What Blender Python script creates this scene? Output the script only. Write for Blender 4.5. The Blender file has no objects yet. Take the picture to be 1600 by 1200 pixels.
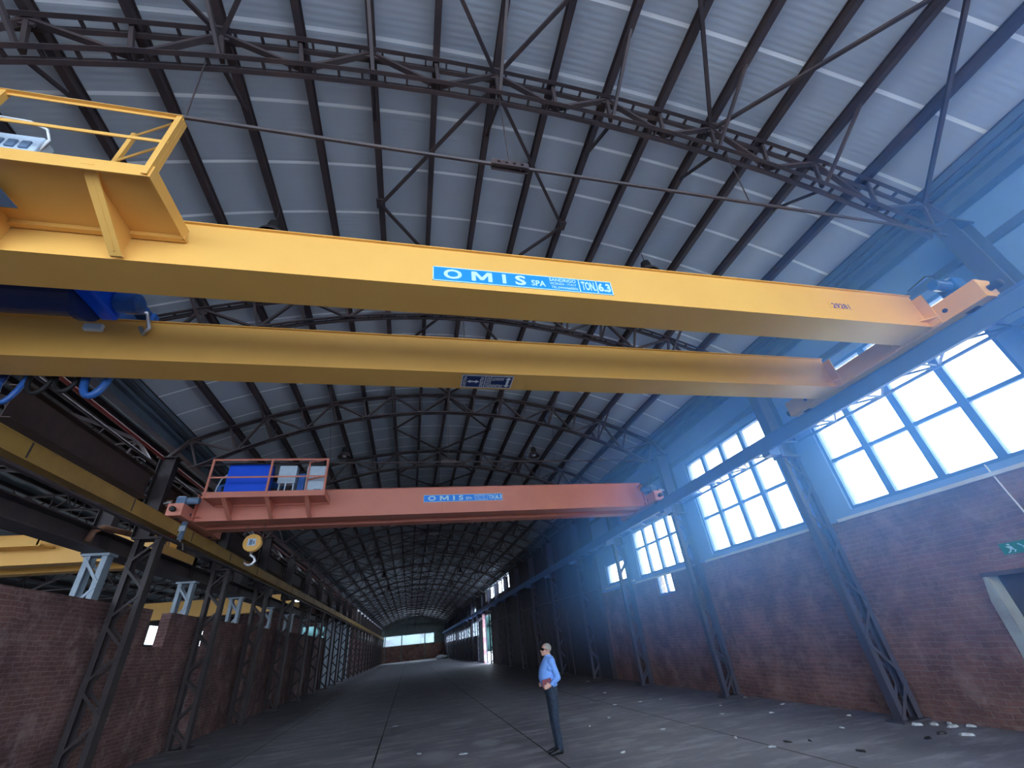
import bpy, math, random
from mathutils import Vector, Matrix
random.seed(7)
S = bpy.context.scene
COL = S.collection
PI = math.pi
OFF = {}
ORD = 'first second third fourth fifth sixth seventh eighth ninth tenth eleventh twelfth thirteenth fourteenth fifteenth sixteenth seventeenth eighteenth nineteenth twentieth twenty-first twenty-second twenty-third twenty-fourth twenty-fifth twenty-sixth twenty-seventh'.split()

# ------------------------------------------------------------------ mesh builder
class MB:
    def __init__(s): s.v = []; s.f = []; s.m = []; s.cur = 0
    def add(s, vs, fs):
        n = len(s.v); s.v += [tuple(p) for p in vs]
        s.f += [tuple(i + n for i in f) for f in fs]; s.m += [s.cur] * len(fs)
        return s
    def box(s, x0, x1, y0, y1, z0, z1):
        return s.add([(x0,y0,z0),(x1,y0,z0),(x1,y1,z0),(x0,y1,z0),(x0,y0,z1),(x1,y0,z1),(x1,y1,z1),(x0,y1,z1)],
                     [(0,3,2,1),(4,5,6,7),(0,1,5,4),(1,2,6,5),(2,3,7,6),(3,0,4,7)])
    def bar(s, a, b, w, h, up=(0,0,1)):
        a = Vector(a); b = Vector(b); d = (b - a).normalized(); u = Vector(up)
        if abs(d.dot(u)) > .98: u = Vector((0,1,0))
        r = d.cross(u).normalized(); u = r.cross(d).normalized()
        vs = [p + r*i*w/2 + u*j*h/2 for p in (a, b) for i, j in ((-1,-1),(1,-1),(1,1),(-1,1))]
        return s.add(vs, [(0,3,2,1),(4,5,6,7),(0,1,5,4),(1,2,6,5),(2,3,7,6),(3,0,4,7)])
    def tube(s, pts, r, n=8, cap=True):
        pts = [Vector(p) for p in pts]; rs = r if isinstance(r, (list, tuple)) else [r]*len(pts)
        rings = []; prev = None
        for i, p in enumerate(pts):
            d = (pts[min(i+1, len(pts)-1)] - pts[max(i-1, 0)]).normalized()
            u = prev if prev is not None else (Vector((0,0,1)) if abs(d.z) < .9 else Vector((1,0,0)))
            x = d.cross(u).normalized(); u = x.cross(d).normalized(); prev = u
            rings.append([p + (x*math.cos(t) + u*math.sin(t))*rs[i] for t in (2*PI*k/n for k in range(n))])
        vs = [q for rg in rings for q in rg]; fs = []
        for i in range(len(pts)-1):
            for k in range(n):
                k2 = (k+1) % n; fs.append((i*n+k, i*n+k2, (i+1)*n+k2, (i+1)*n+k))
        if cap: fs += [tuple(range(n-1, -1, -1)), tuple(range((len(pts)-1)*n, len(pts)*n))]
        return s.add(vs, fs)
    def prism(s, poly, e):
        n = len(poly); e = Vector(e); p = [Vector(q) for q in poly]
        return s.add(p + [q + e for q in p], [tuple(range(n-1,-1,-1)), tuple(range(n, 2*n))] +
                     [(i, (i+1) % n, n+(i+1) % n, n+i) for i in range(n)])
    def lathe(s, prof, c, axis='z', n=16):
        vs = []; fs = []; c = Vector(c)
        for r, h in prof:
            for k in range(n):
                t = 2*PI*k/n; a, b = r*math.cos(t), r*math.sin(t)
                vs.append(c + (Vector((a,b,h)) if axis == 'z' else Vector((h,a,b)) if axis == 'x' else Vector((a,h,b))))
        for i in range(len(prof)-1):
            for k in range(n):
                k2 = (k+1) % n; fs.append((i*n+k, i*n+k2, (i+1)*n+k2, (i+1)*n+k))
        fs += [tuple(range(n-1,-1,-1)), tuple(range((len(prof)-1)*n, len(prof)*n))]
        return s.add(vs, fs)
    def loft(s, rings, n=14):
        # rings: (centre, x-axis vec, y-axis vec)
        vs = []; fs = []
        for c, ax, ay in rings:
            c = Vector(c); ax = Vector(ax); ay = Vector(ay)
            vs += [c + ax*math.cos(t) + ay*math.sin(t) for t in (2*PI*k/n for k in range(n))]
        for i in range(len(rings)-1):
            for k in range(n):
                k2 = (k+1) % n; fs.append((i*n+k, i*n+k2, (i+1)*n+k2, (i+1)*n+k))
        fs += [tuple(range(n-1,-1,-1)), tuple(range((len(rings)-1)*n, len(rings)*n))]
        return s.add(vs, fs)
    def ball(s, c, rx, ry, rz, n=14, m=9):
        return s.loft([((c[0], c[1], c[2] - rz*math.cos(PI*(i+.02)/(m+.04))), (rx*max(.02, math.sin(PI*i/m)),0,0), (0,ry*max(.02, math.sin(PI*i/m)),0)) for i in range(m+1)], n)
    def build(s, name, mat, parent=None, smooth=False, bevel=0):
        off = OFF.get(parent.name, Vector()) if parent else Vector()
        me = bpy.data.meshes.new(name)
        me.from_pydata([(x-off.x, y-off.y, z-off.z) for x, y, z in s.v], [], s.f)
        for m in (mat if isinstance(mat, list) else [mat]): me.materials.append(m)
        if any(s.m): me.polygons.foreach_set('material_index', s.m)
        if smooth: me.polygons.foreach_set('use_smooth', [True]*len(me.polygons))
        me.update()
        o = bpy.data.objects.new(name, me); COL.objects.link(o)
        if parent: o.parent = parent; OFF[o.name] = off
        if bevel:
            b = o.modifiers.new('bevel', 'BEVEL'); b.width = bevel; b.segments = 2; b.limit_method = 'ANGLE'
        return o

def tag(o, label=None, cat=None, group=None, kind=None):
    if label: o['label'] = label
    if cat: o['category'] = cat
    if group: o['group'] = group
    if kind: o['kind'] = kind
    return o
def thing(name, label, cat, loc=(0,0,0), group=None):
    o = bpy.data.objects.new(name, None); COL.objects.link(o); o.location = loc
    o.empty_display_size = .2; OFF[o.name] = Vector(loc)
    return tag(o, label, cat, group)
def struct(o): o['kind'] = 'structure'; return o
def children(o): return [c for c in bpy.data.objects if c.parent == o]
def dup(o, delta=(0,0,0), label=None, group=None, parent=None):
    kids = children(o)
    c = o.copy(); COL.objects.link(c)
    if parent: c.parent = parent
    else: c.location = o.location + Vector(delta)
    if label: c['label'] = label
    if group: c['group'] = group
    for k in kids: dup(k, parent=c)
    return c

# ------------------------------------------------------------------ materials
def mat(name, col, rough=.6, metal=0, spec=.4):
    m = bpy.data.materials.new(name); m.use_nodes = True
    b = m.node_tree.nodes['Principled BSDF']
    b.inputs['Base Color'].default_value = (*col, 1); b.inputs['Roughness'].default_value = rough
    b.inputs['Metallic'].default_value = metal; b.inputs['Specular IOR Level'].default_value = spec
    return m
class NT:
    def __init__(s, m): s.t = m.node_tree; s.b = s.t.nodes['Principled BSDF']
    def n(s, ty, **k):
        x = s.t.nodes.new(ty)
        for a, v in k.items(): setattr(x, a, v)
        return x
    def l(s, a, b): s.t.links.new(a, b)
    def math(s, op, a, b=None, c=None):
        x = s.n('ShaderNodeMath', operation=op)
        for i, v in enumerate((a, b, c)):
            if v is None: continue
            if hasattr(v, 'is_linked'): s.l(v, x.inputs[i])
            else: x.inputs[i].default_value = v
        return x.outputs[0]
    def pos(s):
        g = s.n('ShaderNodeNewGeometry'); return g.outputs['Position']
    def xyz(s):
        x = s.n('ShaderNodeSeparateXYZ'); s.l(s.pos(), x.inputs[0]); return x.outputs
    def noise(s, scale, detail=4, vec=None, rough=.6):
        x = s.n('ShaderNodeTexNoise'); x.inputs['Scale'].default_value = scale; x.inputs['Detail'].default_value = detail
        x.inputs['Roughness'].default_value = rough
        s.l(vec if vec is not None else s.pos(), x.inputs['Vector']); return x.outputs['Fac']
    def scaled(s, sx, sy, sz):
        x = s.n('ShaderNodeVectorMath', operation='MULTIPLY'); s.l(s.pos(), x.inputs[0]); x.inputs[1].default_value = (sx,sy,sz); return x.outputs[0]
    def ramp(s, fac, a, b, ca=(0,0,0), cb=(1,1,1)):
        x = s.n('ShaderNodeValToRGB'); e = x.color_ramp.elements
        e[0].position = a; e[1].position = b; e[0].color = (*ca,1); e[1].color = (*cb,1)
        s.l(fac, x.inputs[0]); return x.outputs[0]
    def mix(s, fac, a, b):
        x = s.n('ShaderNodeMix', data_type='RGBA')
        if hasattr(fac, 'is_linked'): s.l(fac, x.inputs['Factor'])
        else: x.inputs['Factor'].default_value = fac
        for k, v in ((6, a), (7, b)):
            if hasattr(v, 'is_linked'): s.l(v, x.inputs[k])
            else: x.inputs[k].default_value = (*v, 1)
        return x.outputs[2]
    def base(s, c): s.l(c, s.b.inputs['Base Color'])
    def bump(s, h, strength=.4, dist=.02):
        x = s.n('ShaderNodeBump'); x.inputs['Strength'].default_value = strength; x.inputs['Distance'].default_value = dist
        s.l(h, x.inputs['Height']); s.l(x.outputs[0], s.b.inputs['Normal'])

def worn(name, c1, c2, scale=3, rough=.6, lo=.4, hi=.75, metal=0, spec=.4, bump=0):
    m = mat(name, c1, rough, metal, spec); t = NT(m)
    f = t.noise(scale, 6)
    t.base(t.mix(t.ramp(f, lo, hi), c1, c2))
    if bump: t.bump(t.noise(scale*8, 4), bump, .01)
    return m

steel = worn('dark_steel', (.050,.040,.046), (.085,.058,.055), 2.2, .55)
steel_b = worn('blue_beam_glare_tint', (.085,.19,.46), (.085,.155,.35), 1.6, .5)  # blue of the window glare is put into the beam's colour
steel_l = worn('near_black_steel', (.026,.021,.024), (.045,.032,.032), 2.2, .6)  # near-black brown, darker than the truss steel
frame_b = worn('blue_frame_glare_tint', (.06,.17,.46), (.05,.14,.36), 2, .5)  # frame colour carries the blue veil of the glare
steel_r = worn('glare_tinted_steel', (.052,.058,.095), (.06,.055,.07), 1.6, .5)  # dark steel with some blue lens glare painted in
yellow = worn('yellow_paint', (.80,.45,.11), (.74,.40,.095), 1.2, .38, .35, .8)
yellow_old = worn('ochre_paint', (.42,.25,.06), (.30,.17,.05), 1.5, .55)
orange = worn('orange_paint', (.66,.235,.165), (.58,.20,.145), 1.4, .42, .35, .8)
orange_dk = worn('orange_rail_paint', (.45,.15,.08), (.35,.11,.06), 4, .5)
greycol = worn('grey_paint', (.25,.31,.37), (.20,.24,.28), 3, .5)
blue_mach = worn('blue_machine_paint', (.025,.12,.42), (.03,.09,.26), 5, .35)
blue_sheet = mat('blue_panel_paint', (.004,.095,.80), .35)
cab = worn('pale_cabinet_paint', (.50,.62,.74), (.42,.52,.62), 6, .45)
greyblue = worn('grey_blue_motor_paint', (.13,.21,.33), (.10,.16,.25), 8, .4)
black = mat('black_rubber', (.012,.012,.014), .6)
silver = mat('bare_metal', (.6,.62,.66), .3, .9)
beam_brown = worn('brown_beam_paint', (.075,.045,.04), (.05,.035,.033), 5, .65)
rust = worn('rusty_metal', (.22,.10,.06), (.11,.06,.045), 9, .7)
redpipe = worn('red_pipe_paint', (.28,.04,.03), (.17,.03,.03), 4, .5)
white = mat('white_paint', (.75,.78,.80), .5)
letter = mat('letter_white', (.50,.78,.88), .5)
plate_blue = mat('plate_blue', (.015,.25,.85), .4)
plate_navy = mat('plate_navy', (.012,.03,.12), .4)
navytxt = mat('stencil_blue', (.06,.05,.32), .5)
gutter_m = worn('gutter_sheet', (.10,.14,.18), (.06,.08,.10), 1.2, .5)
debris_m = worn('paper_scrap', (.46,.49,.52), (.26,.27,.29), 12, .8)
pink = worn('flaking_red_white_paint', (.72,.32,.36), (.75,.72,.74), 1.6, .6, .45, .55)

# roof: ribbed panels with pale lap seams every metre
roof_m = mat('roof_panel', (.4,.45,.49), .45); t = NT(roof_m); x = t.xyz()
fr = t.math('FRACT', t.math('ADD', x[1], .26))
seam = t.math('LESS_THAN', t.math('ABSOLUTE', t.math('SUBTRACT', fr, .03)), .027)
n1 = t.noise(.5, 5, t.scaled(1,.35,1)); c = t.mix(t.ramp(n1, .3, .75), (.40,.45,.505), (.48,.53,.58))
t.base(t.mix(seam, c, (.92,.96,.98)))
w = t.math('SINE', t.math('MULTIPLY', x[1], 2*PI/.085))
t.bump(t.math('ADD', t.math('MULTIPLY', w, .35), t.math('MULTIPLY', seam, 1.2)), .2, .012)
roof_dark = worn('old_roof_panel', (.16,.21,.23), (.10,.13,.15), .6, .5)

def brick(name, c1, c2, mort, msz=.012):
    m = mat(name, c1, .85); t = NT(m); x = t.xyz()
    cb = t.n('ShaderNodeCombineXYZ'); t.l(t.math('ADD', x[0], x[1]), cb.inputs[0]); t.l(x[2], cb.inputs[1])
    nz = t.n('ShaderNodeTexNoise'); nz.inputs['Scale'].default_value = 3.5; t.l(t.pos(), nz.inputs['Vector'])
    va = t.n('ShaderNodeVectorMath', operation='MULTIPLY_ADD'); t.l(nz.outputs['Color'], va.inputs[0]); va.inputs[1].default_value = (.07,.07,0); t.l(cb.outputs[0], va.inputs[2])
    b = t.n('ShaderNodeTexBrick'); t.l(va.outputs[0], b.inputs['Vector'])
    b.inputs['Scale'].default_value = 1; b.inputs['Brick Width'].default_value = .27; b.inputs['Row Height'].default_value = .085
    b.inputs['Mortar Size'].default_value = msz; b.inputs['Mortar Smooth'].default_value = .3
    b.inputs['Color1'].default_value = (*c1,1); b.inputs['Color2'].default_value = (*c2,1); b.inputs['Mortar'].default_value = (*mort,1)
    d = t.noise(1.1, 6); dirt = t.mix(t.ramp(d, .35, .7), (.45,.42,.45), (1.05,1,1))
    mx = t.n('ShaderNodeMix', data_type='RGBA', blend_type='MULTIPLY'); mx.inputs['Factor'].default_value = 1
    t.l(b.outputs['Color'], mx.inputs[6]); t.l(dirt, mx.inputs[7])
    d2 = t.noise(2.0, 9, None, .72); t.base(t.mix(t.math('MULTIPLY', t.ramp(d2, .50, .68), .55), mx.outputs[2], (.34,.25,.24)))
    h = t.math('ADD', t.math('MULTIPLY', b.outputs['Fac'], -1.), t.math('MULTIPLY', t.noise(9, 6), 1.8))
    t.bump(h, .9, .03); return m
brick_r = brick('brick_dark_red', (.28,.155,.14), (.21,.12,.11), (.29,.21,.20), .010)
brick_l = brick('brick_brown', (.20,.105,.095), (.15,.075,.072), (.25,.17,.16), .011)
brick_e = brick('brick_end', (.30,.15,.11), (.25,.12,.09), (.25,.2,.18))
panel_m = worn('wall_paint_glare_tint', (.19,.35,.66), (.14,.26,.48), .9, .55, .35, .8)  # pale blue wall paint, pushed bluer to paint in the glare veil
dark_panel = worn('dark_cladding', (.055,.045,.05), (.03,.032,.04), .8, .6)
green_panel = worn('grey_green_panel', (.16,.20,.19), (.11,.15,.14), 1.0, .6)
plaster = worn('grey_plaster', (.30,.36,.40), (.22,.23,.25), 3, .8)
ledge_m = worn('pale_ledge', (.62,.66,.70), (.5,.53,.57), 3, .6)

# floor: dark slabs, joints, dusty streaks
floor_m = mat('floor_slab', (.1,.1,.11), .55); t = NT(floor_m); x = t.xyz()
n1 = t.noise(.55, 8, t.scaled(1,1,1), .65); c = t.mix(t.ramp(n1, .3, .72), (.085,.085,.105), (.21,.20,.225))
n2 = t.noise(1.6, 7, t.scaled(.55,1.6,1), .7); c = t.mix(t.math('MULTIPLY', t.ramp(n2, .49, .72), .75), c, (.36,.35,.38))
n4 = t.noise(26, 3, None, .5); c = t.mix(t.math('MULTIPLY', t.ramp(n4, .70, .76), .8), c, (.42,.44,.48))
n3 = t.noise(9, 5, t.scaled(1,1,1), .7); c = t.mix(t.math('MULTIPLY', t.ramp(n3, .62, .72), .5), c, (.03,.028,.03))
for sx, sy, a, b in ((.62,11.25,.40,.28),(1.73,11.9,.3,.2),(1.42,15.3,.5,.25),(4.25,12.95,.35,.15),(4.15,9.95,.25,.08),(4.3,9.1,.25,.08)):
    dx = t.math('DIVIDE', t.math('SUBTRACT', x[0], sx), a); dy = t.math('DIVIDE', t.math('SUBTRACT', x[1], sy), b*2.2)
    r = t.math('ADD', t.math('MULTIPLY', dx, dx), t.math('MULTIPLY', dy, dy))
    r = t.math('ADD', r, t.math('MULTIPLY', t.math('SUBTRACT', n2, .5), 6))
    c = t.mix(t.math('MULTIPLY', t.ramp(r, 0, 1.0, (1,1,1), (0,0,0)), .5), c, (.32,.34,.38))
jx = t.math('ABSOLUTE', t.math('SUBTRACT', t.math('FRACT', t.math('DIVIDE', t.math('ADD', x[0], .63+32.6-1.63), 3.26)), .5))
jy = t.math('ABSOLUTE', t.math('SUBTRACT', t.math('FRACT', t.math('DIVIDE', t.math('ADD', x[1], 50), 10)), .5))
j = t.math('MAXIMUM', t.math('LESS_THAN', jx, .0055), t.math('LESS_THAN', jy, .0016))
t.base(t.mix(j, c, (.012,.012,.014)))
t.l(t.ramp(n1, .3, .7, (.48,.48,.48), (.72,.72,.72)), t.b.inputs['Roughness'])
t.bump(t.math('ADD', t.noise(5, 8), t.math('MULTIPLY', j, -1)), .35, .015)

# panes: dusty clear glass
pane_m = bpy.data.materials.new('dusty_window_pane'); pane_m.use_nodes = True
nt = pane_m.node_tree; nt.nodes.clear()
o_ = nt.nodes.new('ShaderNodeOutputMaterial'); tr = nt.nodes.new('ShaderNodeBsdfTransparent'); tl = nt.nodes.new('ShaderNodeBsdfTranslucent')
tr.inputs[0].default_value = (.96,.98,1,1); tl.inputs[0].default_value = (.8,.85,.9,1)
mx = nt.nodes.new('ShaderNodeMixShader'); mx.inputs[0].default_value = .10
nt.links.new(tr.outputs[0], mx.inputs[1]); nt.links.new(tl.outputs[0], mx.inputs[2]); nt.links.new(mx.outputs[0], o_.inputs[0])

# ------------------------------------------------------------------ dimensions
XC, HALF = 1.05, 7.52                      # hall centre line, half span
XR, XL = XC + HALF, XC - HALF              # inner chords of the columns
YN, YF = -9.0, 127.0                      # built length of the hall
RT, RB = 16.6, 14.46
def zt(x, c=XC):                            # centre of the truss top chord
    d = x - c; return 9.50 - (RT - math.sqrt(RT*RT - d*d))
def zb(x, c=XC):
    d = x - c; return 8.80 - (RB - math.sqrt(RB*RB - d*d))
TY = [2.9 + 5*k for k in range(25)]

# ------------------------------------------------------------------ walls / floor / roof
def wall_x(mb, X0, X1, y0, y1, z0, z1, holes):
    ys = sorted({y0, y1} | {min(max(v, y0), y1) for h in holes for v in h[:2]})
    zs = sorted({z0, z1} | {min(max(v, z0), z1) for h in holes for v in h[2:]})
    for j in range(len(zs)-1):
        zc = (zs[j]+zs[j+1])/2; start = None
        for i in range(len(ys)-1):
            yc = (ys[i]+ys[i+1])/2
            hole = any(a < yc < b and c < zc < d for a, b, c, d in holes)
            if not hole and start is None: start = ys[i]
            if hole and start is not None: mb.box(X0, X1, start, ys[i], zs[j], zs[j+1]); start = None
        if start is not None: mb.box(X0, X1, start, ys[-1], zs[j], zs[j+1])
    return mb
WX = 9.08
BIG = [(3.56+4.93*k, 7.26+4.93*k, 3.58, 6.50) for k in (-1,0,1,2)]
BIG[0] = (-1.37, 2.33, 5.75, 6.5)
BIG[-1] = (13.42, 17.1, 3.58, 5.35)
SMALL = [(18.22, 20.33, 3.67, 4.55), (14.8, 15.95, 2.79, 3.50)]
FARW = [(42.2, 57, 6.2, 7.5), (64.2, 72, 5.45, 6.4), (64.2, 72, 2.9, 4.65), (73, 95, 2.95, 4.3), (98,124,3.0,4.4)]
DOORN = (4.35, 5.66, 0, 2.06)
DOORF = (54.0, 64.0, 0, 4.8)
holes = BIG + SMALL + FARW + [DOORN, DOORF]
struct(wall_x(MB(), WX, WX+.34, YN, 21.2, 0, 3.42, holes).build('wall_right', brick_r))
struct(wall_x(MB(), WX+.01, WX+.33, YN, 21.2, 3.42, 7.95, holes).build('wall_right', panel_m))
struct(wall_x(MB(), WX-.12, WX+.3, 21.2, YF, 0, 7.95, holes).build('wall_right', dark_panel))
mb = MB()
for yy in (21.2, 26.5, 30, 33.5, 38, 44): mb.box(WX-.2, WX-.1, yy, yy+.12, 0, 7.6)
for yy in (27.5,31,35,39.5,46): mb.box(WX-.17, WX-.11, yy, yy+1.2, .05, 3.5)
struct(mb.build('trim_1', dark_panel))
struct(MB().box(-25, 9.4, YN-6, YF+.3, -.2, 0).build('floor', floor_m))

yard_m = worn('concrete_yard', (.56,.56,.56), (.48,.48,.48), .3, .9)
struct(MB().box(-140,160,-140,420,-.6,-.3).build('floor', yard_m))
def vault(mb, c, y0, y1, ex=.22, th=.05, lim=7.98, n=44):
    R = RT + ex; pts = []
    for i in range(n+1):
        d = -lim + 2*lim*i/n
        pts.append((c+d, 9.50 + ex - (R - math.sqrt(R*R - d*d))))
    vs = [(px, y, pz + k) for y in (y0, y1) for k in (0, th) for px, pz in pts]; m = n+1; fs = []
    for i in range(n):
        fs += [(i, i+1, 2*m+i+1, 2*m+i), (m+i, 3*m+i, 3*m+i+1, m+i+1)]
    fs += [(0, 2*m, 3*m, m), (n, m+n, 3*m+n, 2*m+n)]
    fs += [tuple(list(range(m)) + list(range(2*m-1, m-1, -1)))[::-1], tuple(list(range(2*m,3*m)) + list(range(4*m-1, 3*m-1, -1)))]
    return mb.add(vs, fs)
struct(vault(MB(), XC, YN, YF).build('ceiling', roof_m, smooth=False))
XC2 = -15.3
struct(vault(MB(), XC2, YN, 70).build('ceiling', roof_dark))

# left side: low brick wall in panels between the columns
lp = [(YN, 18.35), (19.3, 23.35), (24.2, 28.3), (29.2, 33.3), (34.2, 38.3), (39.2, 43.6), (62.5, YF)]
for i, (a, b) in enumerate(lp):
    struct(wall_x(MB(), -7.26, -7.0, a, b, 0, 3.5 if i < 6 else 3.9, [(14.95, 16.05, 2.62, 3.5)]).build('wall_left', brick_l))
mb = MB(); random.seed(3)
y = 44.2
while y < 61.5:
    mb.box(-7.12, -7.06, y, y + random.uniform(.5,.95), 0, random.uniform(5.2,6.4)); y += random.uniform(1.0, 1.35)
struct(mb.build('wall_left', greycol))
# far gable wall with a strip window
struct(wall_x(MB(), 0,0,0,0,0,0,[]).box(-7.3, 9.4, YF, YF+.3, 0, 3.38).build('wall_far', brick_e))
mb = MB(); mb.box(-7.3,-6.3,YF+.02,YF+.28,3.38,5.7); mb.box(6.1,9.4,YF+.02,YF+.28,3.38,5.7); mb.box(-7.3,9.4,YF+.02,YF+.28,5.7,7.9)
mb.prism([(XC-7.9, YF+.02, 7.9)] + [(XC+d, YF+.02, zt(XC+d)+.22) for d in (-7.9,-6,-4,-2,0,2,4,6,7.9)] + [(XC+7.9, YF+.02, 7.9)], (0,.26,0))
for px in (-6,-1.95,3.8,8): mb.box(px-.1,px+.1,YF-.12,YF+.02,0,8.2)
for pz in (6.9,8.0): mb.box(-7,9,YF-.08,YF+.02,pz-.07,pz+.07)
struct(mb.build('wall_far', green_panel))
w = struct(MB().box(-6.3,6.1,YF+.05,YF+.25,3.38,3.46).box(-6.3,6.1,YF+.05,YF+.25,5.62,5.7).build('window_9', steel))
mb = MB()
for px in (-1.95,3.8): mb.box(px-.08,px+.08,YF+.05,YF+.25,3.46,5.62)
mb.build('mullion', steel, w)
MB().box(-6.3,6.1,YF+.14,YF+.16,3.46,5.62).build('pane', pane_m, w)
# neighbouring aisle shell
far_holes = [(a, a+3.2, 4.6, 6.1) for a in range(-10, 66, 5)]
struct(wall_x(MB(), -23.6, -23.3, YN, 70, 0, 7.95, far_holes).build('wall_left', dark_panel))
mb = MB(); mb.box(-23.4,-7.3,69.8,70,0,4.2)
mb.box(-23.4,-14.5,69.8,70,4.2,9.2); mb.box(-9.6,-7.3,69.8,70,4.2,9.2); mb.box(-14.5,-9.6,69.8,70,6.0,9.2)
struct(mb.build('wall_left', brick_l))
struct(wall_x(MB(), -7.6, -7.4, 70.2, YF, 3.9, 8.0, [(a, a+1.6, 4.3, 5.9) for a in range(74, 124, 6)]).build('wall_left', dark_panel))

# near door in right wall
d = struct(MB().box(WX+.22, WX+.27, DOORN[0], DOORN[1], 0, DOORN[3]).build('door_1', dark_panel))
MB().box(WX+.2, WX+.24, DOORN[0]+.1, DOORN[0]+.14, .95, 1.1).build('door_handle', black, d)
mb = MB(); mb.prism([(WX-.012,5.66,0),(WX-.012,5.90,0),(WX-.012,5.80,1.1),(WX-.012,5.78,1.7),(WX-.012,5.69,2.04),(WX-.012,5.66,2.06)], (.015,0,0))
mb.box(WX-.005, WX+.22, 5.63, 5.665, 0, 2.06)
struct(mb.build('trim_2', plaster))
struct(MB().box(WX-.02, WX+.2, DOORN[0], DOORN[1]+.05, 2.04, 2.10).build('trim_3', steel))
# ledges below the windows
mb = MB()
for a, b, c, e in BIG[1:]: mb.box(WX-.07, WX+.02, a-.25, b+.35, 3.40, 3.46)
mb.box(WX-.07, WX+.02, 17.6, 20.6, 3.52, 3.57)
struct(mb.build('trim_4', ledge_m))
struct(MB().box(WX-.07, WX+.02, YN, 21, 6.64, 6.78).build('trim_5', steel_r))

# windows of the right wall
def window(i, y0, y1, z0, z1, cols, rows, fm=frame_b, mull=.14, sub=True):
    f = .07
    mb = MB(); mb.box(WX+.05,WX+.2,y0,y1,z0,z0+f).box(WX+.05,WX+.2,y0,y1,z1-f,z1).box(WX+.05,WX+.2,y0,y0+f,z0+f,z1-f).box(WX+.05,WX+.2,y1-f,y1,z0+f,z1-f)
    w = struct(mb.build('window_%d' % i, fm))
    mb = MB()
    for k in range(1, cols):
        y = y0 + (y1-y0)*k/cols; mb.box(WX+.06,WX+.18,y-mull/2,y+mull/2,z0+f,z1-f)
    for r in rows: mb.box(WX+.08,WX+.16,y0+f,y1-f,r-.035,r+.035)
    if cols > 1 or rows: mb.build('mullion', fm, w)
    MB().box(WX+.115,WX+.121,y0+f,y1-f,z0+f,z1-f).build('pane', pane_m, w)
    return w
for i, h in enumerate(BIG): window(i+1, *h, 4, [] if h[2] > 5 else [4.64, 5.70] if h[3] > 6 else [4.64])
window(7, *SMALL[0], 1, []); window(8, *SMALL[1], 2, [], mull=.05)
for i, h in enumerate(FARW): window(10+i, *h, int((h[1]-h[0])/2.4), [], steel, .14)

# eaves: gutter beams along both sides
for sgn, nm in ((1, 'trim_6'), (-1, 'trim_7')):
    mb = MB()
    def bx(a, b, z0, z1):
        xa, xb = XC + sgn*a, XC + sgn*b; mb.box(min(xa,xb), max(xa,xb), YN, YF, z0, z1)
    bx(7.50, 7.66, 7.72, 7.92); bx(7.66, 7.80, 7.62, 7.70); bx(7.80, 8.02, 7.42, 7.62); bx(7.7, 8.04, 7.70, 7.74)
    struct(mb.build(nm, gutter_m))

# ------------------------------------------------------------------ roof trusses
NK = [XC + .94*k for k in range(-8, 9)]
def truss_parts(c, simple=False):
    """dict name -> list of MB for one arch truss standing at y = 0"""
    nk = [c + .94*k for k in range(-8, 9)]; P = {}
    def chord(fn, xs):
        mb = MB(); pts = [(x, fn(x)) for x in xs]
        for (xa, za), (xb, zb_) in zip(pts, pts[1:]):
            if simple: mb.bar((xa,0,za),(xb,0,zb_),.14,.07)
            else:
                for y in (-.075,.075):
                    s_ = 1 if y > 0 else -1
                    mb.bar((xa,y,za-.03),(xb,y,zb_-.03),.055,.012); mb.bar((xa,y-s_*.022,za),(xb,y-s_*.022,zb_),.012,.065)
                for k in (0,1,2):
                    f = (k+.5)/3; x, z = xa+(xb-xa)*f, za+(zb_-za)*f; mb.box(x-.012,x+.012,-.055,.055,z-.02,z+.035)
        return mb
    P['top_chord'] = [chord(lambda x: zt(x, c), nk)]
    for s_ in (-1, 1):
        x = c + s_*HALF; P['top_chord'][0].bar((x,0,zt(x,c)),(x+s_*.42,0,7.15),.14,.07)
    bx = [c + (x-c)*.953 for x in nk]
    P['bottom_chord'] = [chord(lambda x: zb(x, c), bx)]
    w = .05
    P['post'] = [MB().bar((bx[i],0,zb(bx[i],c)),(x,0,zt(x,c)),w,w) for i, x in enumerate(nk)]
    P['diagonal'] = []
    for i in range(16):
        a, b = (i, i+1) if i % 2 == 0 else (i+1, i)      # even nodes: top, odd nodes: bottom
        P['diagonal'].append(MB().bar((nk[a],0,zt(nk[a],c)),(bx[b],0,zb(bx[b],c)),.07,.05))
    P['gusset'] = []
    for i in range(0, 17, 2):
        P['gusset'].append(MB().box(nk[i]-.11,nk[i]+.11,-.012,.012,zt(nk[i],c)-.13,zt(nk[i],c)+.03))
    P['fly_brace'] = []
    for i in range(2, 16, 2):
        for s_ in (-1, 1):
            P['fly_brace'].append(MB().bar((bx[i],s_*.06,zb(bx[i],c)-.02),(nk[i],s_*.95,zt(nk[i],c)+.05),.045,.045))
    zt_ = 6.975; xs = [c + 7.4*(-1 + 2*k/12) for k in range(13)]
    P['tie_rod'] = [MB().tube([(x,0,zt_ + (0 if abs(x-c) < 7.3 else -.08)) for x in xs], .026, 6)]
    P['turnbuckle'] = [MB().box(c-.24,c+.24,-.045,-.03,zt_-.05,zt_+.05).box(c-.24,c+.24,.03,.045,zt_-.05,zt_+.05)]
    for k in range(4): P['turnbuckle'][0].tube([(c-.15+.1*k,-.065,zt_),(c-.15+.1*k,.065,zt_)], .02, 6)
    P['hanger'] = [MB().tube([(x,0,zt_),(x+dx,0,zb(x+dx,c))], .009, 5) for x, dx in ((c,0),(c-3.6,-.15),(c+3.6,.15))]
    return P
TP = None
hall_trusses = []
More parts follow.
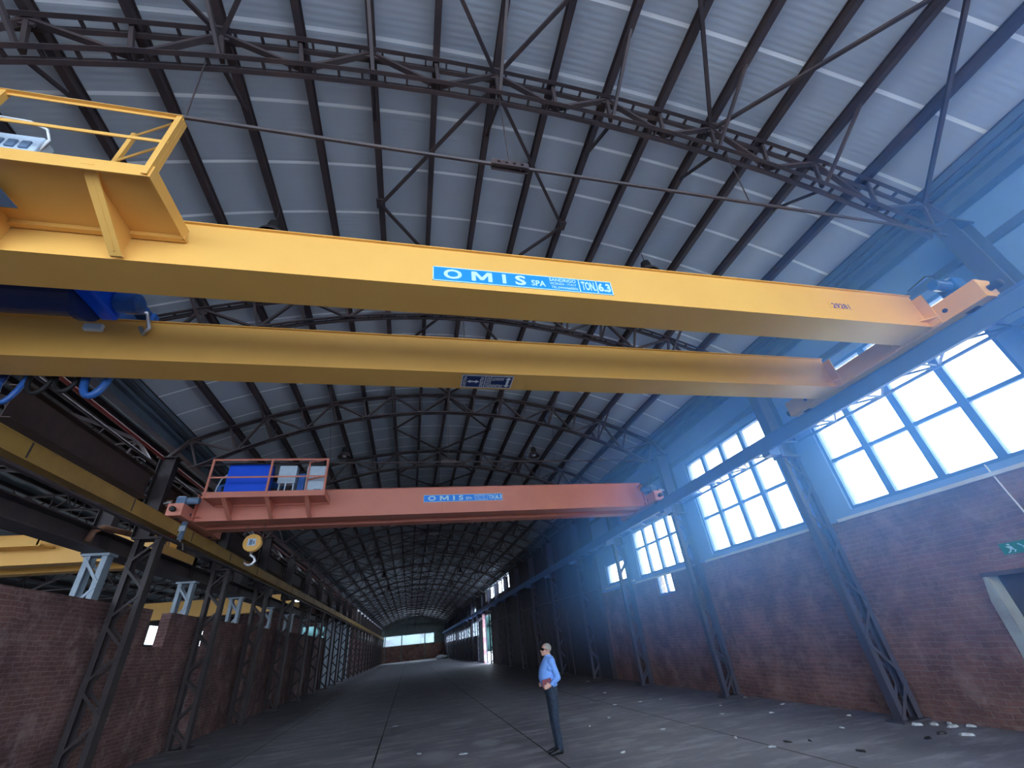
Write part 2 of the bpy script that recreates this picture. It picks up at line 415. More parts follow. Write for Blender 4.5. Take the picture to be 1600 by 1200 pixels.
where = ['nearest the camera, above the yellow platform railing', 'between the two yellow girders', 'seen just below the yellow girders']
proto = proto2 = None
for i, y in enumerate(TY):
    lab = 'dark steel lattice arch roof truss, %s from the camera' % ORD[i]
    if i < 3: lab = 'dark steel lattice arch roof truss ' + where[i]
    if i < 6:
        if proto is None:
            proto = thing('roof_truss', lab, 'roof truss', (XC, y, 7.0), 'arched roof trusses of the hall')
            OFF[proto.name] = Vector((XC, 0, 7.0))
            for nm, lst in truss_parts(XC).items():
                for m_ in lst: m_.build(nm, steel, proto)
        else: dup(proto, (0, y-TY[0], 0), lab)
    else:
        if proto2 is None:
            mb = MB()
            for lst in truss_parts(XC, True).values():
                for m_ in lst: mb.add(m_.v, m_.f)
            proto2 = mb.build('roof_truss', steel); proto2.location.y = y
            tag(proto2, lab, 'roof truss', 'arched roof trusses of the hall'); base2 = y
        else: dup(proto2, (0, y-base2, 0), lab)
# trusses of the neighbouring aisle
pn = None
for i in range(13):
    lab = 'roof truss of the neighbouring aisle behind the left colonnade, %s from the camera' % ORD[i]
    if pn is None:
        mb = MB()
        for lst in truss_parts(XC2, True).values():
            for m_ in lst: mb.add(m_.v, m_.f)
        pn = mb.build('aisle_truss', steel); pn.location.y = 7.9
        tag(pn, lab, 'roof truss', 'roof trusses of the neighbouring aisle')
    else: dup(pn, (0, 5*i, 0), lab)

# purlins
def purlin_mb(x, c, y0, y1):
    z = zt(x, c) + .04; mb = MB()
    mb.box(x-.012,x+.012,y0,y1,z+.012,z+.168); mb.box(x-.05,x+.05,y0,y1,z,z+.014); mb.box(x-.05,x+.05,y0,y1,z+.166,z+.176)
    return mb
for i, x in enumerate(NK):
    tag(purlin_mb(x, XC, YN, YF).build('purlin', steel), 'long dark steel roof purlin, %s from the left eave' % ORD[i], 'purlin', 'purlins under the hall roof')
for i in range(17):
    x = XC2 + .94*(i-8)
    tag(purlin_mb(x, XC2, YN, 69).build('aisle_purlin', steel), 'dark purlin of the neighbouring aisle roof, %s from its far eave' % ORD[i], 'purlin', 'purlins of the neighbouring aisle')

# wind bracing rods in the roof plane
def brace(nodes, lab, nm='wind_brace', grp='roof wind bracing'):
    mb = MB()
    for (xa, ya), (xb, yb) in nodes: mb.bar((xa,ya,zt(xa)-.02),(xb,yb,zt(xb)-.02),.055,.05)
    pts = {p for e in nodes for p in e}
    for x, y in pts: mb.box(x-.08,x+.08,y-.1,y+.1,zt(x)-.012,zt(x)+.03)
    return tag(mb.build(nm, steel), lab, 'roof bracing', grp)
mid = 2.9 - 2.5
e = []
for k in (-8,-4,0,4,8):
    for s_ in (-2, 2):
        if -8 <= k+s_ <= 8:
            e.append(((XC+.94*k, 2.9), (XC+.94*(k+s_), mid))); e.append(((XC+.94*k, -2.1), (XC+.94*(k+s_), mid)))
brace(e, 'diamond roof bracing across the whole vault directly overhead, above the yellow platform')
for i in range(24):
    y = TY[i]; a = [((XC,y+.14),(XC-1.88,y+2.5)),((XC,y+.14),(XC+1.88,y+2.5)),((XC-1.88,y+2.5),(XC,y+4.86)),((XC+1.88,y+2.5),(XC,y+4.86))]
    brace(a, 'diamond of roof bracing rods along the ridge, %s bay beyond the nearest truss' % ORD[i])

# ------------------------------------------------------------------ columns
def column(xi, xo, y, h, m, lab, grp, nm, up=None, cw=.11, cd=.26, pitch=.6, parts=True):
    r = thing(nm, lab, 'column', ((xi+xo)/2, y, 0), grp)
    def chord(x):
        mb = MB(); w, d, t_ = cw/2, cd/2, .012
        s_ = 1 if x == max(xi, xo) else -1
        mb.box(x-t_/2 + s_*w*0, x+t_/2, y-d, y+d, 0, h)
        mb.box(min(x, x-s_*cw), max(x, x-s_*cw), y-d, y-d+t_, 0, h); mb.box(min(x, x-s_*cw), max(x, x-s_*cw), y+d-t_, y+d, 0, h)
        return mb
    chord(xi).build('chord', m, r); chord(xo).build('chord', m, r)
    n = int(h/pitch); mb = MB()
    for s_ in (-1, 1):
        for k in range(n):
            a, b = (xi, xo) if k % 2 == 0 else (xo, xi)
            mb.bar((a, y+s_*(cd/2+.006), k*h/n+.03), (b, y+s_*(cd/2+.006), (k+1)*h/n-.03), .012, .06, (0,1,0)) if False else mb.bar((a, y+s_*(cd/2+.008), k*h/n+.03), (b, y+s_*(cd/2+.008), (k+1)*h/n-.03), .06, .012, (0,1,0))
    mb.build('lacing', m, r)
    MB().box(min(xi,xo)-.06,max(xi,xo)+.06,y-cd/2-.06,y+cd/2+.06,h,h+.06).build('cap_plate', m, r)
    MB().box(min(xi,xo)-.1,max(xi,xo)+.1,y-cd/2-.1,y+cd/2+.1,0,.03).build('base_plate', m, r)
    if up:
        x0, x1, z1 = up; mb = MB(); mb.box(x0,x0+.02,y-.13,y+.13,h+.06,z1); mb.box(x1-.02,x1,y-.13,y+.13,h+.06,z1); mb.box(x0+.02,x1-.02,y-.012,y+.012,h+.06,z1)
        mb.box(x0-.08,x1+.05,y-.16,y+.16,z1,z1+.03)
        mb.build('upper_post', steel_l if m is greycol else m, r)
    return r
colY = [2.9 + 5*k for k in range(25)]
RG, LG = 'lattice columns along the right wall', 'lattice columns along the left side'
pR = column(XR, XR+.47, 7.9, 5.0, steel_r, 'glare-tinted lattice column between the two big nearest windows on the right', RG, 'lattice_column', (8.55, 9.0, 7.12), cd=.16)
pL = column(-6.34, -6.9, 12.9, 4.9, steel_l, 'dark brown lattice column nearest the camera on the left, before the low brick wall', LG, 'lattice_column', (-7.02, -6.62, 7.12))
for i, y in enumerate(colY):
    if y != 7.9:
        lab = 'lattice column standing against the right wall, %s from the camera' % ORD[i]
        if i == 2: lab = 'lattice column between the second and third big windows on the right'
        dup(pR, (0, y-7.9, 0), lab)
    if y > 12.9: dup(pL, (0, y-12.9, 0), 'dark lattice column of the left colonnade, %s from the camera' % ORD[i-2])
pG = column(-7.36, -7.82, 12.9, 4.55, greycol, 'pale grey lattice column behind the low brick wall, nearest the camera', 'pale grey columns behind the left brick wall', 'grey_column', (-7.95, -7.55, 7.12))
for i in range(1, 10): dup(pG, (0, 5*i, 0), 'pale grey lattice column behind the low brick wall, %s from the camera' % ORD[i])

# ------------------------------------------------------------------ runway beams
def ibeam(mb, x0, x1, y0, y1, z0, z1, tf=.02, tw=.015):
    xc = (x0+x1)/2
    mb.box(x0,x1,y0,y1,z0,z0+tf).box(x0,x1,y0,y1,z1-tf,z1).box(xc-tw/2,xc+tw/2,y0,y1,z0+tf,z1-tf); return mb
r = thing('runway_beam', 'long glare-tinted blue crane runway beam along the right wall, crossing the windows', 'runway beam', (8.35, 5, 5.08), 'crane runway beams')
mb = MB(); mb.box(8.19,8.28,YN,YF,5.165,5.185); mb.box(8.19,8.40,YN,YF,5.445,5.46); mb.box(8.20,8.22,YN,YF,5.185,5.445); mb.build('beam', steel_b, r)
for k in range(26): MB().box(8.22,8.62,2.9+5*k-.12,2.9+5*k+.12,5.06,5.44).build('seat_bracket', steel_b, r)
MB().box(8.22,8.28,YN,YF,5.46,5.50).build('rail', steel_b, r)
for k in range(-2, 4):
    y0, y1 = 2.9+5*k+.35, 2.9+5*k+4.65; mb = MB()
    mb.bar((8.92,y0,5.28),(8.92,y1,5.28),.05,.05); mb.bar((8.30,y0,5.28),(8.30,y1,5.28),.04,.04); n = 8
    for j in range(n):
        ya, yb = y0+(y1-y0)*j/n, y0+(y1-y0)*(j+1)/n
        mb.bar((8.30 if j%2 else 8.92, ya, 5.28),(8.92 if j%2 else 8.30, yb, 5.28),.035,.03)
    for j in range(0, n+1, 2): mb.bar((8.92,y0+(y1-y0)*j/n,5.28),(8.30,y0+(y1-y0)*j/n,5.28),.03,.03)
    mb.build('surge_lattice', steel_b, r)
r = thing('runway_beam', 'long ochre yellow crane runway beam along the left colonnade', 'runway beam', (-6.4, 12, 5.1), 'crane runway beams')
mb = MB(); mb.box(-6.58,-6.26,YN,YF,5.10,5.13); mb.box(-6.58,-6.26,YN,YF,5.40,5.42); mb.box(-6.29,-6.27,YN,YF,5.13,5.40); mb.box(-6.57,-6.55,YN,YF,5.13,5.40)
mb.build('beam', yellow_old, r); MB().box(-6.45,-6.39,YN,YF,5.42,5.47).build('rail', steel, r)
mb = MB()
for y in [1.6+3.15*k for k in range(40)]: mb.box(-6.266,-6.255,y,y+.03,5.13,5.40)
mb.build('splice', steel, r)
tag(MB().box(-6.36,-6.26,YN,YF,4.94,4.99).box(-6.42,-6.34,YN,YF,4.99,5.02).build('conductor_rail', steel), 'thin grey conductor rail hung below the ochre runway beam', 'conductor rail')
# neighbour runway, deep brown beam, pipes over the left colonnade
tag(ibeam(MB(), -7.85, -7.35, YN, 69, 4.62, 5.05, .03).build('neighbour_runway', steel), 'dark runway beam of the neighbouring aisle on the pale grey columns', 'runway beam')
for k in range(-1, 11):
    y0 = 2.9+5*k
    tag(ibeam(MB(), -7.22, -6.92, y0+.16, y0+4.84, 5.95, 6.62, .02).build('longitudinal_beam', beam_brown), 'deep brown plate beam between upper left column posts, %s bay from the camera' % ORD[k+1], 'beam', 'deep beams over the left colonnade')
tag(MB().tube([(-6.98,YN,7.14),(-6.98,60,7.14)], .045, 8).build('pipe', redpipe), 'red pipe running above the left colonnade under the eave', 'pipe')
tag(MB().tube([(-7.06,YN,6.92),(-7.06,60,6.92)], .035, 8).build('pipe', steel), 'dark thin pipe just under the red pipe on the left', 'pipe')
tag(MB().tube([(-7.5,12.1,4.75),(-7.45,12.1,4.98),(-7.4,12.25,5.1),(-7.3,12.9,5.14),(-7.25,13.4,5.16),(-7.25,13.5,5.3)], .07, 10).build('bent_pipe', rust, smooth=True), 'short bent brown pipe on top of the dark beam beside the nearest left column', 'pipe')
tag(MB().tube([(8.84,21,3.58),(8.84,32,3.78),(8.84,54,3.9)], .045, 8).build('wall_pipe', steel), 'dark pipe along the dark cladding of the right wall', 'pipe')
tag(MB().tube([(WX-.012,4.73,3.6),(WX-.012,4.70,3.2),(WX-.012,4.66,2.75),(WX-.012,4.62,2.2)], .012, 6).build('wall_cable', white), 'pale cable hanging down the brick wall above the exit sign', 'cable')

# ------------------------------------------------------------------ lettering
def text_part(s_, x0, x1, z0, z1, y, m, parent, bold=.0, rot=0, name='lettering', plane='xz', flip=False):
    cu = bpy.data.curves.new('t', 'FONT'); cu.body = s_; cu.offset = bold; cu.resolution_u = 3
    o = bpy.data.objects.new('t', cu); COL.objects.link(o)
    dg = bpy.context.evaluated_depsgraph_get(); me = bpy.data.meshes.new_from_object(o.evaluated_get(dg))
    bpy.data.objects.remove(o); bpy.data.curves.remove(cu)
    xs = [v.co.x for v in me.vertices]; ys = [v.co.y for v in me.vertices]
    ax, bx_, ay, by = min(xs), max(xs), min(ys), max(ys); off = OFF.get(parent.name, Vector())
    for v in me.vertices:
        u = (v.co.x-ax)/(bx_-ax); w_ = (v.co.y-ay)/(by-ay)
        if rot == 180: u, w_ = 1-u, 1-w_
        if rot == 90: u, w_ = 1-w_, u
        if plane == 'xz': p = Vector((x0+(x1-x0)*u, y, z0+(z1-z0)*w_))
        elif plane == 'xy': p = Vector((x0+(x1-x0)*u, z0+(z1-z0)*w_, y))       # read from below: x right, y away = down? handled by caller
        else: p = Vector((y, x0+(x1-x0)*u, z0+(z1-z0)*w_))
        v.co = p - off
    me.materials.clear(); me.materials.append(m)
    o = bpy.data.objects.new(name, me); COL.objects.link(o); o.parent = parent; OFF[o.name] = off
    return o
def name_plate(root, x0, x1, z0, z1, y):
    L = x1-x0; h = z1-z0
    p = MB().box(x0,x1,y-.004,y+.004,z0,z1).build('name_plate', plate_blue, root); yy = y-.0055
    mb = MB(); b = h*.05
    mb.box(x0,x1,yy,yy+.001,z1-b,z1).box(x0,x1,yy,yy+.001,z0,z0+b).box(x0,x0+b,yy,yy+.001,z0,z1).box(x1-b,x1,yy,yy+.001,z0,z1)
    for f in (.802,.908): mb.box(x0+L*f-b*.6,x0+L*f+b*.6,yy,yy+.001,z0,z1)
    mb.build('border', letter, p)
    T = lambda s_, a, c_, e_, f_, bold: text_part(s_, x0+L*a, x0+L*c_, z0+h*e_, z0+h*f_, yy-.0005, letter, p, bold)
    T('O', .055,.15,.18,.86,.03); MB().prism([(x0+L*(.20+.11*u), yy-.0005, z0+h*(.18+.66*v)) for u, v in ((0,0),(0,1),(.24,1),(.5,.45),(.76,1),(1,1),(1,0),(.8,0),(.8,.66),(.58,.14),(.42,.14),(.2,.66),(.2,0))], (0,.0004,0)).build('lettering', letter, p); T('I',.365,.385,.18,.84,.03); T('S',.435,.495,.16,.86,.03)
    T('SPA',.525,.605,.2,.62,.02); T('SANDRIGO',.63,.785,.66,.9,.015); T('VICENZA - ITALY',.63,.785,.42,.58,.01); T('TEL.0444/660006',.635,.79,.14,.32,.01)
    T('TON.',.815,.9,.2,.84,.03); T('6.3',.915,.99,.2,.84,.04)
    return p

# ------------------------------------------------------------------ overhead travelling cranes
def girder_mb(x0, x1, y0, y1, z0, z1):
    mb = MB(); mb.box(x0,x1,y0+.012,y1-.012,z0+.012,z1-.012)
    mb.box(x0,x1,y0-.004,y1+.004,z0,z0+.012); mb.box(x0,x1,y0-.02,y1+.02,z1-.012,z1)
    return mb
def crane(lab, P, pr, g1, g2, z0, z1, sign, px=( -5.58,-2.52), pf=-.76, grp='double girder overhead cranes', right_motor_blue=blue_mach, loc_y=None):
    yf, yb = g1; r = thing('overhead_crane', lab, 'overhead crane', (XC, yf, 5.46), grp)
    XA, XB = -6.05, 8.02
    for a, b in (g1, g2):
        girder_mb(XA, XB, a, b, z0, z1).build('girder', P, r)
        MB().box(XA,XB,(a+b)/2-.025,(a+b)/2+.025,z1,z1+.04).build('trolley_rail', steel, r)
    for x in (.87,): MB().box(x-.003,x+.003,yf+.0095,yf+.013,z0+.02,z1-.02).build('weld_seam', pr, r)
    for s_, xa, xb in ((1, 8.02, 8.34), (-1, -6.42, -6.05)):
        ec = MB().box(xa,xb,yf-.75,g2[1]+.75,5.48,5.81).build('end_carriage', P, r, bevel=.01)
        for a, b in (g1, g2):
            yc = (a+b)/2; xi = 8.02 if s_ > 0 else -6.05
            MB().prism([(xi,a-.16,5.6),(xi,a,5.6),(xi-s_*.22,a,5.6)], (0,0,.02)).build('gusset_plate', P, ec)
            MB().prism([(xi,b+.16,5.6),(xi,b,5.6),(xi-s_*.22,b,5.6)], (0,0,.02)).build('gusset_plate', P, ec)
            MB().box(min(xi-s_*.02,xi), max(xi-s_*.02,xi), a-.14, b+.14, 5.5, z1-.1).build('end_plate', P, ec)
        for yw in (yf-.45, g2[1]+.45):
            MB().lathe([(.13,-.05),(.15,-.05),(.15,.05),(.13,.05)], ((xa+xb)/2,yw,5.60), 'x', 20).build('wheel', steel, ec)
            xi = xa if s_ > 0 else xb
            MB().lathe([(.035,-.012),(.035,.012)], (xi, yw+(.2 if yw < yf else -.2), 5.63), 'x', 14).build('pin', plate_navy, ec)
        for yw, dy in ((yf-.75,-1),(g2[1]+.75,1)):
            MB().lathe([(.05,0),(.05,.06*dy),(.07,.065*dy),(.07,.14*dy),(.04,.16*dy)], ((xa+xb)/2,yw,5.63), 'y', 14).build('buffer', black, ec)
    # travel motors at both ends
    for xm, dx, mm in ((8.16, -1, right_motor_blue), (-6.24, 1, greyblue)):
        y0 = yf-.45
        mo = MB().box(xm-.12,xm+.12,y0-.12,y0+.14,5.81,6.05).build('travel_motor', mm, r, bevel=.02)
        MB().lathe([(.06,0),(.09,.02*dx),(.09,.30*dx),(.07,.32*dx)], (xm+dx*.1,y0,5.95), 'x', 14).build('motor_body', mm, mo)
        MB().box(xm-.1,xm+.06,y0-.08,y0+.08,6.02,6.07).build('terminal_box', cab, mo)
        MB().box(xm-dx*.30-.07,xm-dx*.30+.07,y0-.05,y0+.1,5.80,5.98).build('gear_cover', rust, mo)
        MB().tube([(xm-dx*.22,y0-.1,5.9),(xm-dx*.42,y0-.12,5.86)], .03, 8).build('shaft', silver, mo)
        MB().tube([(xm+dx*.2,y0,6.03),(xm+dx*.24,y0,6.16),(xm+dx*.3,y0+.05,6.2),(xm+dx*.42,y0+.3,6.1)], .012, 6).build('motor_cable', black, mo)
    # service platform with railing in front of the first girder
    x0, x1 = px; y0 = yf+pf; zp = z0+(.43 if pf < -.8 else .38)
    pl = MB().box(x0,x1,y0,yf-.005,zp,zp+.02).build('platform', P, r)
    mb = MB(); mb.box(x0,x1,y0-.012,y0,zp-.05,zp+.11); mb.box(x1,x1+.012,y0-.012,yf-.03,zp-.05,zp+.11); mb.box(x0-.012,x0,y0-.012,yf-.03,zp-.05,zp+.11)
    mb.build('kick_plate', P, pl)
    MB().box(x0,x1+.02,yf-.06,yf-.004,zp-.05,zp).build('ledger_angle', P, pl)
    for x in (x0+.45, x0+1.53, x0+2.56):
        pb = [(x,y0+.02,zp-.002),(x,yf-.006,zp-.002),(x,yf-.006,z0+.02),(x,yf-.1,z0+.02)]
        mb = MB().prism(pb, (.012,0,0)); mb.add([(x-.05,y0-.016,zp+.02),(x+.06,y0-.016,zp+.02),(x+.06,yf-.05,z0),(x-.05,yf-.05,z0),(x-.05,y0,zp+.03),(x+.06,y0,zp+.03),(x+.06,yf-.02,z0+.01),(x-.05,yf-.02,z0+.01)],
               [(0,3,2,1),(4,5,6,7),(0,1,5,4),(1,2,6,5),(2,3,7,6),(3,0,4,7)]); mb.build('bracket', P, pl)
    zt_, zm = zp+(1.06 if pf < -.8 else 1.0), zp+.52
    rl = MB().box(x0,x1,y0-.045,y0-.005,zt_-.008,zt_).box(x0,x1,y0-.012,y0-.005,zt_-.045,zt_).build('top_rail', P, pl)
    MB().box(x0,x1,y0-.022,y0-.012,zm-.022,zm+.022).build('mid_rail', P, pl)
    for x in (x0+.02, x0+1.53, x1-.03):
        MB().box(x-.025,x+.025,y0-.035,y0-.028,zp-.04,zt_).box(x+.018,x+.025,y0-.03,y0+.02,zp-.04,zt_).build('rail_post', P, pl)
    MB().box(x1-.03,x1-.004,y0+.02,y0+.07,zp+.021,zt_).build('rail_post', P, pl)
    gx, gy = x1-.58, y0+.26
    gt = MB().box(gx-.02,gx+.02,gy-.02,gy+.02,zp,zt_+.02).build('gate_post', P, pl)
    for z in (zt_-.01, zm): MB().bar((x1-.05,y0+.02,z),(gx,gy,z),.008,.045).build('gate_rail', P, gt)
    name_plate(r, *sign, yf+.009)
    return r, pl
# yellow crane, nearest
yc, ypl = crane('yellow double girder overhead crane spanning the hall nearest the camera', yellow, yellow, (3.63,4.12), (5.45,5.92), 5.50, 6.17, (.13,2.49,5.605,5.845))
nb = MB().box(6.14,6.56,3.639,3.643,5.735,5.86).build('number_plate', yellow, yc)
text_part('29281', 6.19, 6.53, 5.745, 5.85, 3.6375, navytxt, nb, .02)
for i, (x, z) in enumerate(((-5.05,5.905),(-4.55,5.905),(-4.10,5.905))):
    a = MB().box(x,x+.40,3.0+.03*i,3.14+.03*i,z,z+.62).build('socket_box', cab, ypl, bevel=.015)
    mb = MB()
    for k in range(3):
        for zz in (z+.16,z+.40): mb.box(x+.05+.11*k,x+.12+.11*k,2.985+.03*i,3.0+.03*i,zz,zz+.11)
    mb.build('socket', greyblue, a)
MB().box(-4.3,-3.86,3.15,3.3,6.5,6.66).build('socket_box', cab, ypl, bevel=.015)
MB().tube([(-4.6,3.1,6.5),(-4.45,3.08,6.68),(-4.2,3.06,6.78),(-3.92,3.06,6.76),(-3.74,3.06,6.66),(-3.68,3.08,6.52),(-3.72,3.1,6.3)], .013, 6).build('cable_loop', white, ypl, smooth=True)
fl = MB().prism([(-4.5,3.05,5.90),(-3.90,3.05,5.90),(-3.72,3.05,5.72),(-4.5,3.05,5.70)], (0,.25,0)).build('floodlight', greyblue, ypl, bevel=.01)
MB().box(-4.25,-4.15,3.15,3.2,5.88,5.95).build('light_bracket', steel, fl)
# sign under the second girder
sg = MB().box(.68,1.52,5.50,5.86,5.488,5.498).build('direction_plate', plate_navy, yc)
mb = MB(); z = 5.4865
for a, b, c_, e_ in ((.68,1.52,5.50,5.515),(.68,1.52,5.845,5.86),(.68,.695,5.5,5.86),(1.505,1.52,5.5,5.86),(1.055,1.07,5.5,5.86),(1.15,1.16,5.5,5.86)): mb.box(a,b,c_,e_,z,z+.001)
def arrow_x(x0,x1,y,h):
    mb.prism([(x0,y,z),(x0+h,y-h*.8,z),(x0+h,y-h*.3,z),(x1-h,y-h*.3,z),(x1-h,y-h*.8,z),(x1,y,z),(x1-h,y+h*.8,z),(x1-h,y+h*.3,z),(x0+h,y+h*.3,z),(x0+h,y+h*.8,z)],(0,0,.001))
arrow_x(.77,.97,5.68,.06)
x, h = 1.44, .06
mb.prism([(x,5.53,z),(x+h*.9,5.53+h,z),(x+h*.35,5.53+h,z),(x+h*.35,5.83-h,z),(x+h*.9,5.83-h,z),(x,5.83,z),(x-h*.9,5.83-h,z),(x-h*.35,5.83-h,z),(x-h*.35,5.53+h,z),(x-h*.9,5.53+h,z)],(0,0,.001))
mb.build('border_and_arrows', white, sg)
# writing seen from below: one word upright towards the camera, its pair upside down
def under(s_, x0, x1, ynear, yfar, rot=0): return text_part(s_, x0, x1, ynear, yfar, z-.0005, white, sg, .02, rot, plane='xy')
under('AVANTI', 1.175, 1.37, 5.63, 5.535, 180) ; under('INDIETRO', 1.17, 1.375, 5.83, 5.75)
under('DESTRA', .71, .76, 5.83, 5.53, 90); under('SINISTRA', .98, 1.04, 5.83, 5.53, 90); under('SALITA DISCESA', 1.085, 1.14, 5.83, 5.53, 90)
# hoist trolley between the yellow girders
h = thing('hoist_trolley', 'dark blue hoist trolley riding between the yellow girders at far left', 'hoist', (-5.0, 4.8, 6.2))
MB().box(-5.9,-3.75,3.95,4.05,6.22,6.36).box(-5.9,-3.75,5.5,5.6,6.22,6.36).box(-5.9,-5.75,3.95,5.6,6.24,6.36).box(-3.95,-3.8,3.95,5.6,6.24,6.36).build('trolley_frame', blue_mach, h)
MB().lathe([(.2,-5.8),(.33,-5.8),(.33,-5.7),(.28,-5.68),(.28,-4.15),(.33,-4.13),(.33,-4.05),(.2,-4.05)], (0,4.78,6.0), 'x', 28).build('drum', plate_navy, h, smooth=False)
MB().box(-4.05,-3.86,4.5,5.1,5.86,6.3).build('gear_case', blue_sheet, h, bevel=.03)
MB().lathe([(.1,-3.86),(.13,-3.84),(.13,-3.6),(.08,-3.57)], (0,4.95,6.05), 'x', 16).build('motor', blue_mach, h)
MB().tube([(-3.9,5.2,6.1),(-3.72,5.3,6.2),(-3.66,5.36,5.98),(-3.72,5.4,5.9),(-3.78,5.38,6.0)], .03, 8).build('limit_arm', silver, h, smooth=True)
MB().box(-4.35,-4.15,5.28,5.34,5.86,5.95).build('rating_plate', cab, h)
# festoon cables behind the second girder
MB().box(-6.0,7.9,6.07,6.13,5.72,5.77).box(-5.9,-5.85,5.90,6.13,5.77,5.80).box(-3.9,-3.85,5.90,6.13,5.77,5.80).box(.9,.95,5.90,6.13,5.77,5.80).box(5.9,5.95,5.90,6.13,5.77,5.80).build('festoon_rail', steel, yc)
for i, (x, dz, m_, rr) in enumerate(((-5.95,.55,plate_navy,.05),(-5.72,.45,plate_navy,.05),(-5.45,.5,blue_mach,.035),(-5.15,.34,black,.03),(-4.85,.30,black,.03),(-4.5,.36,blue_mach,.05))):
    pts = [(x+.14*math.cos(t), 6.10, 5.66-dz*math.sin(t)) for t in [PI*k/10 for k in range(11)]]
    f = thing('festoon_cable', '%s cable loop under the second yellow girder, %s from the left' % ('black' if m_ is black else 'blue', ORD[i]), 'cable', (x,6.10,5.62), 'festoon cable loops')
    MB().tube(pts, rr, 8).build('cable', m_, f, smooth=True)
    MB().box(x-.17,x+.17,6.05,6.15,5.63,5.73).build('carrier', steel, f)
# orange crane
oc, opl = crane('orange double girder overhead crane further down the hall, behind the yellow one', orange, orange_dk, (13.5,13.98), (14.42,14.84), 5.50, 6.34, (.29,2.87,5.86,6.09), pf=-.9)
a = MB().box(-5.3,-4.16,13.0,13.3,6.0,7.0).build('blue_cabinet', blue_sheet, opl, bevel=.01)
a = MB().box(-3.92,-3.44,12.9,13.15,6.36,6.90).build('control_cabinet', cab, opl, bevel=.012)
MB().box(-3.88,-3.85,12.95,13.1,5.95,6.36).box(-3.70,-3.67,12.9,12.93,5.95,6.36).box(-3.5,-3.47,12.95,13.1,5.95,6.36).build('leg', cab, a)
MB().box(-3.4,-3.22,13.05,13.25,6.1,6.7).build('transformer', blue_mach, opl)
a = MB().box(-3.16,-2.64,12.9,13.15,5.97,6.88).build('control_cabinet', cab, opl, bevel=.012)
MB().box(-2.95,-2.89,12.89,12.9,6.5,6.53).box(-2.9,-2.7,12.893,12.9,6.15,6.165).build('cabinet_lock', steel, a)
MB().tube([(-5.5,13.0,6.0),(-5.48,13.0,6.3),(-5.42,13.0,6.55),(-5.3,13.05,6.7)], .02, 8).build('cable_loop', cab, opl)
MB().tube([(-5.42,13.05,6.0),(-5.42,13.05,6.35),(-5.25,13.05,6.4)], .05, 8).build('motor', blue_mach, opl)
# current collector on the left end
cc = MB().box(-6.24,-6.14,13.36,13.46,5.0,5.52).build('collector_arm', greyblue, oc)
MB().box(-6.26,-6.12,13.33,13.36,5.22,5.36).build('tag_plate', cab, cc)
MB().box(-6.66,-6.34,13.34,13.46,5.08,5.24).build('collector_head', redpipe, cc)
mb = MB()
for x, z, dx in ((-6.7,5.2,-.08),(-6.5,5.06,.05),(-6.42,5.04,.05),(-6.08,4.9,.06)):
    mb.tube([(x,13.36,z),(x+dx,13.3,z-.08),(x+dx*1.6,13.28,z-.2)], .014, 6)
mb.tube([(-6.2,13.34,5.22),(-6.22,13.3,5.08),(-6.1,13.3,4.92)], .016, 6)
mb.build('collector_shoe', silver, cc)
# hook block under the orange crane
hb = thing('hook_block', 'round ochre hook block with white label hanging under the orange crane', 'hook block', (-4.6,14.2,4.4))
MB().lathe([(.12,-.1),(.235,-.09),(.25,-.06),(.25,-.02),(.2,0),(.25,.02),(.25,.06),(.235,.09),(.12,.1)], (-4.62,14.2,5.0), 'y', 28).build('sheave_housing', yellow, hb)
MB().box(-4.73,-4.51,14.09,14.1,4.91,5.11).build('label_plate', cab, hb)
MB().box(-4.68,-4.60,14.085,14.09,4.93,5.08).box(-4.58,-4.54,14.085,14.09,4.95,5.04).build('label_print', greyblue, hb)
MB().tube([(-4.6,14.2,4.76),(-4.6,14.2,4.66),(-4.5,14.2,4.6),(-4.46,14.2,4.5),(-4.52,14.2,4.41),(-4.62,14.2,4.39),(-4.71,14.2,4.44),(-4.74,14.2,4.53)], [.05,.045,.04,.045,.05,.045,.03,.012], 10).build('hook', silver, hb, smooth=True)
mb = MB()
for x in (-4.85,-4.38): mb.tube([(x,14.2,5.0),(x,14.2,6.4)], .009, 5)
mb.build('wire_rope', steel, hb)
# hoist trolley of the orange crane (its underside shows between the girders)
h = thing('hoist_trolley', 'dark hoist trolley on top of the orange crane girders above the hook block', 'hoist', (-4.6,14.2,6.4))
MB().box(-5.3,-3.9,13.7,14.7,6.4,6.48).build('trolley_frame', steel, h); MB().lathe([(.2,-5.1),(.2,-4.1)], (0,14.2,6.66), 'x', 18).build('drum', blue_mach, h)
# yellow crane of the neighbouring aisle
r = thing('neighbour_crane', 'yellow crane of the neighbouring aisle seen over the low brick wall at far left', 'overhead crane', (-15, 15.6, 5.0))
girder_mb(-23, -8.0, 15.6, 16.05, 5.0, 5.85).build('girder', yellow, r); girder_mb(-23, -8.0, 16.9, 17.3, 5.0, 5.8).build('girder', yellow, r)
MB().box(-13.5,-10.4,15.0,15.6,5.42,5.45).box(-13.5,-10.4,14.98,15.0,5.38,5.55).build('platform', yellow, r)
mb = MB(); mb.box(-13.5,-10.4,14.98,15.0,6.3,6.34)
for x in (-13.4,-12.0,-10.5): mb.box(x,x+.05,14.98,15.02,5.4,6.34)
mb.build('railing', yellow, r); MB().box(-8.0,-7.55,14.9,18,5.05,5.4).build('end_carriage', yellow, r)
r = thing('neighbour_crane', 'second yellow crane of the neighbouring aisle, farther away behind the left columns', 'overhead crane', (-15, 36, 5.0))
girder_mb(-23, -8.0, 33, 33.5, 4.9, 5.85).build('girder', yellow, r); MB().box(-8.0,-7.55,32.3,35,5.05,5.4).build('end_carriage', yellow, r)

